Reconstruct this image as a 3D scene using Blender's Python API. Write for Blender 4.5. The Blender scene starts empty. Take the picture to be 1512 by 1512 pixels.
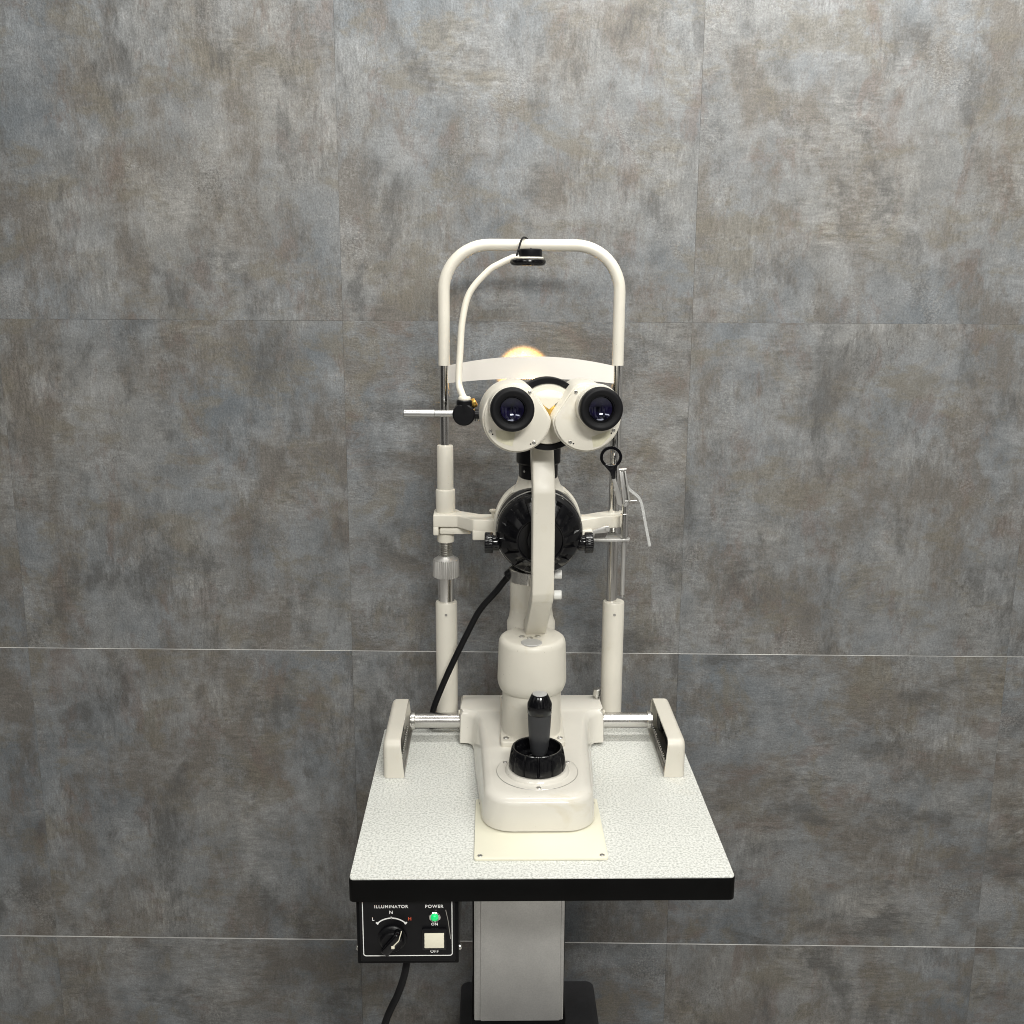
import bpy, bmesh, math, random
from mathutils import Vector, Matrix
R = math.radians
PI = math.pi
random.seed(7)
sc = bpy.context.scene
C = sc.collection
TH = 0.80                      # table top height above the floor; meshes below are written with z = 0 on the table top

# ------------------------------------------------------------------ materials
def new_mat(name):
    m = bpy.data.materials.new(name); m.use_nodes = True
    nt = m.node_tree
    b = nt.nodes['Principled BSDF']
    return m, nt, b

def N(nt, t, **kw):
    n = nt.nodes.new(t)
    for k, v in kw.items():
        if k in n.inputs: n.inputs[k].default_value = v
        else: setattr(n, k, v)
    return n

def ramp(nt, stops, interp='LINEAR'):
    n = nt.nodes.new('ShaderNodeValToRGB'); cr = n.color_ramp; cr.interpolation = interp
    while len(cr.elements) < len(stops): cr.elements.new(0.5)
    for e, (p, c) in zip(cr.elements, stops):
        e.position = p; e.color = (*c, 1) if len(c) == 3 else c
    return n

def mix(nt, a, b, fac, mode='MIX'):
    n = nt.nodes.new('ShaderNodeMix'); n.data_type = 'RGBA'; n.blend_type = mode; n.clamp_factor = True
    for sock, v in ((n.inputs[0], fac), (n.inputs[6], a), (n.inputs[7], b)):
        if isinstance(v, bpy.types.NodeSocket): nt.links.new(v, sock)
        elif isinstance(v, (int, float)): sock.default_value = v
        else: sock.default_value = (*v, 1)
    return n.outputs[2]

def obj_coord(nt):
    return nt.nodes.new('ShaderNodeTexCoord').outputs['Object']

def noise(nt, vec, scale, detail=3, rough=0.5, dist=0.0):
    n = N(nt, 'ShaderNodeTexNoise'); n.inputs['Scale'].default_value = scale
    n.inputs['Detail'].default_value = detail; n.inputs['Roughness'].default_value = rough
    n.inputs['Distortion'].default_value = dist
    nt.links.new(vec, n.inputs['Vector']); return n.outputs['Fac']

def scaled(nt, vec, s):
    m = nt.nodes.new('ShaderNodeMapping'); m.inputs['Scale'].default_value = s
    nt.links.new(vec, m.inputs['Vector']); return m.outputs[0]

def bump(nt, b, height, strength, dist):
    n = N(nt, 'ShaderNodeBump'); n.inputs['Strength'].default_value = strength; n.inputs['Distance'].default_value = dist
    nt.links.new(height, n.inputs['Height']); nt.links.new(n.outputs[0], b.inputs['Normal'])

def plain(name, col, rough=0.4, metal=0.0, var=0.06, bump_s=0.0, coat=0.0, spec=0.5, vscale=18):
    m, nt, b = new_mat(name)
    v = obj_coord(nt)
    f = noise(nt, v, vscale, 4, 0.6)
    lo = tuple(max(0, c * (1 - var)) for c in col); hi = tuple(min(1, c * (1 + var)) for c in col)
    r = ramp(nt, [(0.3, lo), (0.7, hi)]); nt.links.new(f, r.inputs[0])
    nt.links.new(r.outputs[0], b.inputs['Base Color'])
    b.inputs['Metallic'].default_value = metal
    b.inputs['Coat Weight'].default_value = coat
    b.inputs['Specular IOR Level'].default_value = spec
    rr = ramp(nt, [(0.25, (rough * 0.85,) * 3), (0.75, (min(1, rough * 1.2),) * 3)])
    nt.links.new(noise(nt, v, 45, 3, 0.6), rr.inputs[0]); nt.links.new(rr.outputs[0], b.inputs['Roughness'])
    if bump_s: bump(nt, b, noise(nt, v, 420, 3, 0.6), bump_s, 0.0006)
    return m

def cream_paint(name, col, rough=0.38):
    m, nt, b = new_mat(name)
    v = obj_coord(nt)
    base = ramp(nt, [(0.3, tuple(c * 0.95 for c in col)), (0.7, tuple(min(1, c * 1.03) for c in col))])
    nt.links.new(noise(nt, v, 9, 4, 0.6), base.inputs[0])
    # handling stains: soft yellow-brown smudges with a shape of their own
    sm = ramp(nt, [(0.60, (0, 0, 0)), (0.78, (1, 1, 1))]); nt.links.new(noise(nt, v, 16, 5, 0.65, 0.6), sm.inputs[0])
    f1 = nt.nodes.new('ShaderNodeMath'); f1.operation = 'MULTIPLY'; f1.inputs[1].default_value = 0.42
    nt.links.new(sm.outputs[0], f1.inputs[0])
    c1 = mix(nt, base.outputs[0], (col[0] * .80, col[1] * .72, col[2] * .52), f1.outputs[0])
    # pin-prick chips
    ch = ramp(nt, [(0.745, (0, 0, 0)), (0.765, (1, 1, 1))]); nt.links.new(noise(nt, v, 260, 2, 0.5), ch.inputs[0])
    f2 = nt.nodes.new('ShaderNodeMath'); f2.operation = 'MULTIPLY'; f2.inputs[1].default_value = 0.45
    nt.links.new(ch.outputs[0], f2.inputs[0])
    c2 = mix(nt, c1, (0.18, 0.15, 0.11), f2.outputs[0])
    nt.links.new(c2, b.inputs['Base Color'])
    rr = ramp(nt, [(0.3, (rough * .8,) * 3), (0.7, (rough * 1.25,) * 3)])
    nt.links.new(noise(nt, v, 30, 4, 0.6), rr.inputs[0]); nt.links.new(rr.outputs[0], b.inputs['Roughness'])
    bump(nt, b, noise(nt, v, 700, 2, 0.5), 0.12, 0.0004)
    return m

CREAM = (0.665, 0.635, 0.555)
M = {}
M['cream'] = cream_paint('cream_paint', CREAM)
M['cream_gloss'] = cream_paint('cream_gloss_paint', (0.685, 0.66, 0.595), 0.16)
M['cream_plastic'] = plain('cream_plastic', (0.74, 0.70, 0.60), 0.3, var=0.03)
M['band'] = plain('forehead_band_plastic', (0.80, 0.765, 0.71), 0.16, var=0.015)
M['ivory'] = plain('aged_ivory_plastic', (0.79, 0.765, 0.62), 0.4, var=0.03, vscale=8)
M['residue'] = plain('label_residue', (0.57, 0.545, 0.41), 0.5, var=0.12, vscale=60)
M['black'] = plain('black_plastic', (0.006, 0.006, 0.007), 0.34, var=0.3, spec=0.2)
M['black_gloss'] = plain('black_gloss_bakelite', (0.004, 0.004, 0.005), 0.14, var=0.3, spec=0.4)
M['rubber'] = plain('black_rubber', (0.008, 0.008, 0.009), 0.5, var=0.2, bump_s=0.1, spec=0.15)
M['joy'] = plain('charcoal_grip', (0.034, 0.035, 0.038), 0.4, var=0.12)
M['edge'] = plain('black_table_edging', (0.004, 0.004, 0.004), 0.45, var=0.2, spec=0.06)
M['black_metal'] = plain('black_painted_metal', (0.005, 0.005, 0.0055), 0.45, var=0.3, bump_s=0.15, spec=0.07)
M['base_metal'] = plain('black_cast_base', (0.022, 0.022, 0.024), 0.5, var=0.25, bump_s=0.4)
M['chrome'] = plain('chrome', (0.83, 0.82, 0.80), 0.13, 1.0, var=0.02)
M['axle'] = plain('ground_steel_axle', (0.60, 0.585, 0.56), 0.24, 1.0, var=0.01, vscale=3)
M['rod_alu'] = plain('matt_aluminium_rod', (0.50, 0.50, 0.50), 0.36, 1.0, var=0.03)
M['steel'] = plain('brushed_steel', (0.62, 0.61, 0.58), 0.28, 1.0, var=0.06)
M['dull_steel'] = plain('dull_steel', (0.52, 0.51, 0.49), 0.40, 1.0, var=0.08)
M['knurl'] = plain('knurled_nickel', (0.60, 0.59, 0.57), 0.48, 0.85, var=0.08)
M['plate_steel'] = plain('satin_steel_plate', (0.47, 0.465, 0.45), 0.34, 0.55, var=0.1)
M['alu'] = plain('satin_aluminium_disc', (0.62, 0.62, 0.61), 0.55, 0.6, var=0.05)
M['brass'] = plain('old_brass', (0.62, 0.40, 0.10), 0.35, 1.0, var=0.1)
M['white_plastic'] = plain('white_plastic', (0.80, 0.80, 0.77), 0.35, var=0.02)
M['button'] = plain('cream_rocker', (0.86, 0.82, 0.66), 0.35, var=0.02)
M['paint_white'] = plain('white_print', (0.90, 0.90, 0.88), 0.5, var=0.02)
M['paint_red'] = plain('red_print', (0.62, 0.10, 0.04), 0.5, var=0.05)

# silver painted steel cover with fine grain
m, nt, b = new_mat('silver_hammered_paint'); v = obj_coord(nt)
r1 = ramp(nt, [(0.3, (0.52, 0.52, 0.51)), (0.7, (0.62, 0.615, 0.60))]); nt.links.new(noise(nt, v, 380, 3, 0.7), r1.inputs[0])
r2 = ramp(nt, [(0.3, (0.86,) * 3), (0.7, (1.08,) * 3)]); nt.links.new(noise(nt, v, 10, 4, 0.6), r2.inputs[0])
nt.links.new(mix(nt, r1.outputs[0], r2.outputs[0], 1.0, 'MULTIPLY'), b.inputs['Base Color'])
b.inputs['Roughness'].default_value = 0.42; b.inputs['Metallic'].default_value = 0.7
bump(nt, b, noise(nt, v, 500, 2, 0.5), 0.15, 0.0005); M['silver'] = m

# speckled white laminate
m, nt, b = new_mat('speckled_white_laminate'); v = obj_coord(nt)
r1 = ramp(nt, [(0.36, (0.80, 0.81, 0.775)), (0.48, (0.72, 0.73, 0.695)), (0.62, (0.49, 0.50, 0.47))])
nt.links.new(noise(nt, v, 320, 3, 0.6, 0.1), r1.inputs[0])
r2 = ramp(nt, [(0.3, (0.95, 0.95, 0.94)), (0.7, (1.0, 1.0, 1.0))]); nt.links.new(noise(nt, v, 6, 4, 0.6), r2.inputs[0])
# faint brownish wear blots
r3 = ramp(nt, [(0.66, (0, 0, 0)), (0.82, (0.35,) * 3)]); nt.links.new(noise(nt, v, 11, 5, 0.6), r3.inputs[0])
c = mix(nt, mix(nt, r1.outputs[0], r2.outputs[0], 1.0, 'MULTIPLY'), (0.60, 0.54, 0.42), r3.outputs[0])
nt.links.new(c, b.inputs['Base Color']); b.inputs['Roughness'].default_value = 0.45; b.inputs['Specular IOR Level'].default_value = 0.35
bump(nt, b, noise(nt, v, 600, 2, 0.5), 0.06, 0.0004); M['laminate'] = m

# wall tiles: printed weathered-concrete look, different on every tile (UV in metres, offset per tile)
m, nt, b = new_mat('weathered_concrete_tile')
uv = nt.nodes.new('ShaderNodeUVMap'); uv.uv_map = 'tile'; v = uv.outputs[0]
def math_(op, a, b_):
    n_ = nt.nodes.new('ShaderNodeMath'); n_.operation = op
    for k, x in enumerate((a, b_)):
        if isinstance(x, (int, float)): n_.inputs[k].default_value = x
        else: nt.links.new(x, n_.inputs[k])
    return n_.outputs[0]
def rmp(f, stops):
    r_ = ramp(nt, stops); nt.links.new(f, r_.inputs[0]); return r_.outputs[0]
g1 = lambda x: (x, x, x)
# domain wobble so that patches get ragged, brushed borders
wob = nt.nodes.new('ShaderNodeTexNoise'); wob.inputs['Scale'].default_value = 26; wob.inputs['Detail'].default_value = 8; wob.inputs['Roughness'].default_value = 0.7
nt.links.new(v, wob.inputs['Vector'])
wv = nt.nodes.new('ShaderNodeVectorMath'); wv.operation = 'MULTIPLY_ADD'; wv.inputs[1].default_value = (0.05, 0.05, 0)
nt.links.new(wob.outputs['Color'], wv.inputs[0]); nt.links.new(v, wv.inputs[2]); w_ = wv.outputs[0]
def ragged(sc_, lo, hi, amp, det=12, ro=0.72, vec=None, dist=0.0):
    return rmp(noise(nt, vec or v, sc_, det, ro, dist), [(lo, g1(0)), (hi, g1(amp))])
hue = noise(nt, v, 2.6, 7, 0.62)
c = rmp(hue, [(0.36, (0.122, 0.135, 0.147)), (0.46, (0.160, 0.168, 0.174)), (0.54, (0.172, 0.174, 0.172)), (0.64, (0.200, 0.196, 0.186))])
mott = rmp(noise(nt, v, 14, 10, 0.74), [(0.30, g1(0.62)), (0.5, g1(1.0)), (0.70, g1(1.42))]); c = mix(nt, c, mott, 0.85, 'MULTIPLY')
# worn-through brown and rust washes with ragged, brushed borders
flat_ = scaled(nt, v, (1.0, 1.7, 1)); tall_ = scaled(nt, v, (1.7, 1.0, 1))
c = mix(nt, c, (0.112, 0.098, 0.082), ragged(4.4, 0.48, 0.58, 0.74, vec=flat_))
c = mix(nt, c, (0.138, 0.124, 0.098), ragged(5.6, 0.52, 0.59, 0.65, vec=tall_, dist=0.3))
c = mix(nt, c, (0.122, 0.094, 0.080), ragged(7.5, 0.55, 0.62, 0.50, vec=flat_, dist=0.4))
# paler rubbed patches and dark soot-like ones
c = mix(nt, c, (0.240, 0.246, 0.250), ragged(6.2, 0.52, 0.64, 0.52, vec=tall_))
c = mix(nt, c, (0.070, 0.069, 0.067), ragged(5.2, 0.53, 0.63, 0.70, vec=flat_, dist=0.2))
# brushed strokes, level ones in some areas and upright ones in others
hz = noise(nt, scaled(nt, v, (30, 140, 1)), 1.0, 7, 0.75, 0.4); vt = noise(nt, scaled(nt, v, (140, 30, 1)), 1.0, 7, 0.75, 0.4)
sel = rmp(noise(nt, v, 4.2, 4, 0.6), [(0.46, g1(0)), (0.56, g1(1))])
stv = mix(nt, hz, vt, sel)
area_ = rmp(noise(nt, v, 5.2, 6, 0.65), [(0.40, g1(0.15)), (0.60, g1(0.85))])
c = mix(nt, c, rmp(stv, [(0.28, g1(0.50)), (0.5, g1(1.0)), (0.72, g1(1.55))]), area_, 'MULTIPLY')
# pale flakes and dark pits in clusters
clus = ragged(5.6, 0.54, 0.64, 1.0, 7, 0.68, w_)
fl = rmp(noise(nt, scaled(nt, v, (1.0, 0.7, 1)), 240, 5, 0.8, 0.0), [(0.44, g1(0)), (0.66, g1(1))])
mm = math_('MULTIPLY', clus, fl); c = mix(nt, c, (0.32, 0.315, 0.305), math_('MULTIPLY', mm, 0.6))
clus2 = ragged(6.6, 0.52, 0.64, 1.0, 7, 0.68, w_)
pt = rmp(noise(nt, scaled(nt, v, (1, 1.5, 1)), 150, 5, 0.75, 0.3), [(0.50, g1(0)), (0.62, g1(1))])
c = mix(nt, c, (0.058, 0.053, 0.048), math_('MULTIPLY', math_('MULTIPLY', clus2, pt), 0.6))
c = mix(nt, c, rmp(noise(nt, v, 300, 4, 0.75), [(0.25, g1(0.56)), (0.75, g1(1.40))]), 0.9, 'MULTIPLY')
nt.links.new(c, b.inputs['Base Color'])
nt.links.new(rmp(hue, [(0.3, g1(0.50)), (0.7, g1(0.64))]), b.inputs['Roughness'])
hh = math_('ADD', math_('MULTIPLY', noise(nt, scaled(nt, v, (1, 2.0, 1)), 140, 4, 0.65, 0.4), 1.0), math_('MULTIPLY', mm, 0.6))
bump(nt, b, hh, 0.5, 0.0016); M['tile'] = m
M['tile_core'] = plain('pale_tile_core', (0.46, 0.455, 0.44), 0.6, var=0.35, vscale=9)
M['grout'] = plain('dark_wall_backing', (0.03, 0.03, 0.03), 0.8)

# floor
m, nt, b = new_mat('grey_vinyl_floor'); v = obj_coord(nt)
r1 = ramp(nt, [(0.3, (0.50, 0.485, 0.46)), (0.7, (0.60, 0.585, 0.56))]); nt.links.new(noise(nt, v, 6, 6, 0.6), r1.inputs[0])
nt.links.new(r1.outputs[0], b.inputs['Base Color']); b.inputs['Roughness'].default_value = 0.45; M['floor'] = m

# eyepiece glass: dark coated optics
m, nt, b = new_mat('coated_eyepiece_glass'); v = obj_coord(nt)
r1 = ramp(nt, [(0.35, (0.002, 0.002, 0.004)), (0.65, (0.008, 0.006, 0.026))]); nt.links.new(noise(nt, v, 90, 2, 0.5), r1.inputs[0])
nt.links.new(r1.outputs[0], b.inputs['Base Color']); b.inputs['Roughness'].default_value = 0.09
b.inputs['Specular Tint'].default_value = (0.72, 0.78, 1.0, 1); b.inputs['Coat Weight'].default_value = 0.25
b.inputs['Coat Roughness'].default_value = 0.04; M['lens'] = m
# clear acrylic
m, nt, b = new_mat('clear_acrylic'); v = obj_coord(nt)
b.inputs['Base Color'].default_value = (0.90, 0.91, 0.90, 1); b.inputs['Transmission Weight'].default_value = 0.62; b.inputs['IOR'].default_value = 1.46
r1 = ramp(nt, [(0.3, (0.10,) * 3), (0.7, (0.26,) * 3)]); nt.links.new(noise(nt, v, 60, 4, 0.6), r1.inputs[0]); nt.links.new(r1.outputs[0], b.inputs['Roughness'])
M['acrylic'] = m
# lit green pilot lamp
m, nt, b = new_mat('lit_green_lamp'); v = obj_coord(nt)
r1 = ramp(nt, [(0.3, (0.0, 0.42, 0.10)), (0.7, (0.02, 0.62, 0.18))]); nt.links.new(noise(nt, v, 150, 2), r1.inputs[0])
nt.links.new(r1.outputs[0], b.inputs['Base Color']); nt.links.new(r1.outputs[0], b.inputs['Emission Color'])
b.inputs['Emission Strength'].default_value = 0.75; b.inputs['Roughness'].default_value = 0.12; M['green'] = m
# lit exit lens of the illumination head
m, nt, b = new_mat('lit_lamp_lens'); v = obj_coord(nt)
r1 = ramp(nt, [(0.3, (1.0, 0.72, 0.36)), (0.7, (1.0, 0.80, 0.46))]); nt.links.new(noise(nt, v, 60, 2), r1.inputs[0])
nt.links.new(r1.outputs[0], b.inputs['Emission Color']); b.inputs['Emission Strength'].default_value = 3.0; M['lit'] = m

# ------------------------------------------------------------------ shape helpers (each returns a bmesh)
def xf(bm, mat):
    bmesh.ops.transform(bm, matrix=mat, verts=bm.verts); return bm

def bevel(bm, off, seg=2, ang=30):
    if off <= 0: return bm
    bm.normal_update()
    es = [e for e in bm.edges if len(e.link_faces) == 2 and e.calc_face_angle(0) > R(ang)]
    if es: bmesh.ops.bevel(bm, geom=es, offset=off, segments=seg, profile=0.5, affect='EDGES', clamp_overlap=True)
    return bm

def box(x0, x1, y0, y1, z0, z1, bev=0.0015, seg=2):
    bm = bmesh.new(); bmesh.ops.create_cube(bm, size=1)
    for v in bm.verts:
        v.co = Vector((x0 if v.co.x < 0 else x1, y0 if v.co.y < 0 else y1, z0 if v.co.z < 0 else z1))
    return bevel(bm, bev, seg)

AX = {'z': Matrix.Identity(4), 'x': Matrix.Rotation(PI / 2, 4, 'Y'),       # local z -> +x
      '-y': Matrix.Rotation(PI / 2, 4, 'X'), 'y': Matrix.Rotation(-PI / 2, 4, 'X')}   # local z -> -y / +y

def lathe(prof, c=(0, 0, 0), axis='z', n=48, mod=None):
    """profile of (radius, height); mod(angle, k) scales the radius of ring k"""
    bm = bmesh.new(); rings = []
    for k, (r, z) in enumerate(prof):
        if r < 1e-7: rings.append([bm.verts.new((0, 0, z))]); continue
        ring = []
        for i in range(n):
            a = 2 * PI * i / n
            rr = r * (mod(a, k) if mod else 1)
            ring.append(bm.verts.new((rr * math.cos(a), rr * math.sin(a), z)))
        rings.append(ring)
    for p, q in zip(rings, rings[1:]):
        if len(p) == 1 and len(q) == 1: continue
        for i in range(n):
            j = (i + 1) % n
            if len(p) == 1: bm.faces.new((p[0], q[j], q[i]))
            elif len(q) == 1: bm.faces.new((p[i], p[j], q[0]))
            else: bm.faces.new((p[i], p[j], q[j], q[i]))
    if len(rings[0]) > 1: bm.faces.new(list(reversed(rings[0])))
    if len(rings[-1]) > 1: bm.faces.new(rings[-1])
    bmesh.ops.recalc_face_normals(bm, faces=bm.faces)
    mt = AX[axis] if isinstance(axis, str) else axis
    return xf(bm, Matrix.Translation(c) @ mt)

def cyl(r, h, c=(0, 0, 0), axis='z', n=40, ch=0.0008, mod=None):
    return lathe([(r - ch, 0), (r, ch), (r, h - ch), (r - ch, h)], c, axis, n, mod)

def knurl(n, d=0.035):
    return lambda a, k: 1 - d * (0.5 + 0.5 * math.cos(a * n))

def cr(pts, sub=8):
    """Catmull-Rom through the points"""
    P = [Vector(p) for p in pts]; P = [2 * P[0] - P[1]] + P + [2 * P[-1] - P[-2]]; out = []
    for i in range(1, len(P) - 2):
        for s in range(sub):
            t = s / sub; a, b_, c_, d = P[i - 1], P[i], P[i + 1], P[i + 2]
            out.append(0.5 * ((2 * b_) + (c_ - a) * t + (2 * a - 5 * b_ + 4 * c_ - d) * t * t + (3 * b_ - a - 3 * c_ + d) * t ** 3))
    out.append(P[-2]); return out

def tube(path, r, n=16):
    path = [Vector(p) for p in path]; bm = bmesh.new(); rings = []
    rs = r if isinstance(r, (list, tuple)) else [r] * len(path)
    t0 = (path[1] - path[0]).normalized()
    u = t0.orthogonal().normalized()
    for i, p in enumerate(path):
        a = path[max(0, i - 1)]; c = path[min(len(path) - 1, i + 1)]
        t = (c - a).normalized()
        u = (u - t * u.dot(t)).normalized(); w = t.cross(u)
        rings.append([bm.verts.new(p + (u * math.cos(2 * PI * k / n) + w * math.sin(2 * PI * k / n)) * rs[i]) for k in range(n)])
    for p, q in zip(rings, rings[1:]):
        for k in range(n):
            bm.faces.new((p[k], p[(k + 1) % n], q[(k + 1) % n], q[k]))
    bm.faces.new(list(reversed(rings[0]))); bm.faces.new(rings[-1])
    bmesh.ops.recalc_face_normals(bm, faces=bm.faces); return bm

def prism(poly, d0, d1, plane='xy', bev=0.001, seg=2, ang=30):
    """polygon in a plane, extruded along the third axis from d0 to d1"""
    put = {'xy': lambda a, b_, d: (a, b_, d), 'xz': lambda a, b_, d: (a, d, b_), 'yz': lambda a, b_, d: (d, a, b_)}[plane]
    bm = bmesh.new()
    lo = [bm.verts.new(put(a, b_, d0)) for a, b_ in poly]; hi = [bm.verts.new(put(a, b_, d1)) for a, b_ in poly]
    n = len(poly)
    bm.faces.new(lo); bm.faces.new(list(reversed(hi)))
    for i in range(n): bm.faces.new((lo[i], hi[i], hi[(i + 1) % n], lo[(i + 1) % n]))
    bmesh.ops.recalc_face_normals(bm, faces=bm.faces)
    return bevel(bm, bev, seg, ang)

def ribbon(path, th):
    """2-D path -> closed outline of a bar of thickness th, mitred"""
    P = [Vector(p) for p in path]; L, Rr = [], []
    for i, p in enumerate(P):
        d0 = (P[i] - P[i - 1]).normalized() if i else (P[1] - P[0]).normalized()
        d1 = (P[i + 1] - P[i]).normalized() if i < len(P) - 1 else d0
        t = (d0 + d1).normalized(); nrm = Vector((-t.y, t.x)); k = th / 2 / max(0.3, nrm.dot(Vector((-d0.y, d0.x))))
        L.append(p + nrm * k); Rr.append(p - nrm * k)
    return [tuple(q) for q in L + Rr[::-1]]

def rrect(x0, x1, z0, z1, r, n=6):
    out = []
    for cx, cz, a0 in ((x1 - r, z1 - r, 0), (x0 + r, z1 - r, 90), (x0 + r, z0 + r, 180), (x1 - r, z0 + r, 270)):
        for i in range(n + 1):
            a = R(a0 + 90 * i / n); out.append((cx + r * math.cos(a), cz + r * math.sin(a)))
    return out

def torus(r0, r1, c, axis='z', n=48, k=14, sx=1.0):
    bm = bmesh.new(); rings = []
    for i in range(n):
        a = 2 * PI * i / n
        rings.append([bm.verts.new(((r0 + r1 * math.cos(2 * PI * j / k)) * math.cos(a) * sx, (r0 + r1 * math.cos(2 * PI * j / k)) * math.sin(a), r1 * math.sin(2 * PI * j / k))) for j in range(k)])
    for i in range(n):
        p, q = rings[i], rings[(i + 1) % n]
        for j in range(k): bm.faces.new((p[j], q[j], q[(j + 1) % k], p[(j + 1) % k]))
    bmesh.ops.recalc_face_normals(bm, faces=bm.faces)
    mt = AX[axis] if isinstance(axis, str) else axis
    return xf(bm, Matrix.Translation(c) @ mt)

# ------------------------------------------------------------------ object helpers
BASE = {}     # root name -> base point
def thing(name, base, label, cat, group=None):
    o = bpy.data.objects.new(name, None); C.objects.link(o)
    o.location = (base[0], base[1], base[2] + TH); o.empty_display_size = 0.05
    o['label'] = label; o['category'] = cat
    if group: o['group'] = group
    BASE[o.name] = Vector(base); return o

def root_of(o):
    while o.parent: o = o.parent
    return o

def obj(name, bms, mat, parent, label=None, sharp=38):
    if not isinstance(bms, (list, tuple)): bms = [bms]
    bm = bmesh.new()
    for b_ in bms:
        me0 = bpy.data.meshes.new('tmp'); b_.to_mesh(me0); b_.free(); bm.from_mesh(me0); bpy.data.meshes.remove(me0)
    base = BASE[root_of(parent).name] if parent else Vector((0, 0, 0))
    bmesh.ops.translate(bm, verts=bm.verts, vec=-base)
    me = bpy.data.meshes.new(name); bm.to_mesh(me); bm.free()
    for p in me.polygons: p.use_smooth = True
    me.set_sharp_from_angle(angle=R(sharp))
    me.materials.append(mat if not isinstance(mat, str) else M[mat])
    o = bpy.data.objects.new(name, me); C.objects.link(o)
    if parent: o.parent = parent
    else: o.location = (0, 0, TH)
    if label: o['label'] = label
    return o

def screw_bm(c, r=0.0035, h=0.0014, axis='-y', ang=None):
    a = random.uniform(0, PI) if ang is None else ang
    ax = AX[axis] if isinstance(axis, str) else axis
    bm = lathe([(r, 0), (r, h * .5), (r * .8, h), (r * .62, h * .96), (r * .45, h * .45), (0, h * .45)], (0, 0, 0), 'z', 20)
    sl = box(-r * .7, r * .7, -r * .14, r * .14, h * .5, h * .97, 0)
    xf(sl, Matrix.Rotation(a, 4, 'Z'))
    me = bpy.data.meshes.new('t'); sl.to_mesh(me); sl.free(); bm.from_mesh(me); bpy.data.meshes.remove(me)
    return xf(bm, Matrix.Translation(c) @ ax)

# ------------------------------------------------------------------ camera (calibrated from the tile grid and the table)
def build_camera():
    cam = bpy.data.cameras.new('camera'); co = bpy.data.objects.new('camera', cam); C.objects.link(co)
    p, r, y = R(12.5673), R(0.2900), R(1.1)
    # axes in the calibration frame, then into the table frame (turned by y)
    def tl(v):
        return Vector((v[0] * math.cos(y) + v[1] * math.sin(y), -v[0] * math.sin(y) + v[1] * math.cos(y), v[2]))
    F = Vector((0, math.cos(p), -math.sin(p))); U0 = Vector((0, math.sin(p), math.cos(p))); R0 = Vector((1, 0, 0))
    Rt = R0 * math.cos(r) + U0 * math.sin(r); Up = -R0 * math.sin(r) + U0 * math.cos(r)
    Rt, Up, F = tl(Rt), tl(Up), tl(F)
    mt = Matrix((Rt, Up, -F)).transposed().to_4x4()
    mt.translation = Vector((-0.06568, -1.22748, 0.75783 + TH))
    co.matrix_world = mt
    cam.sensor_width = 36; cam.lens = 36 * 1560 / 1512; cam.clip_start = 0.05; cam.clip_end = 60
    sc.camera = co
    return Vector((-0.06568, -1.22748, 0.75783))
CAM = build_camera()

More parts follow.
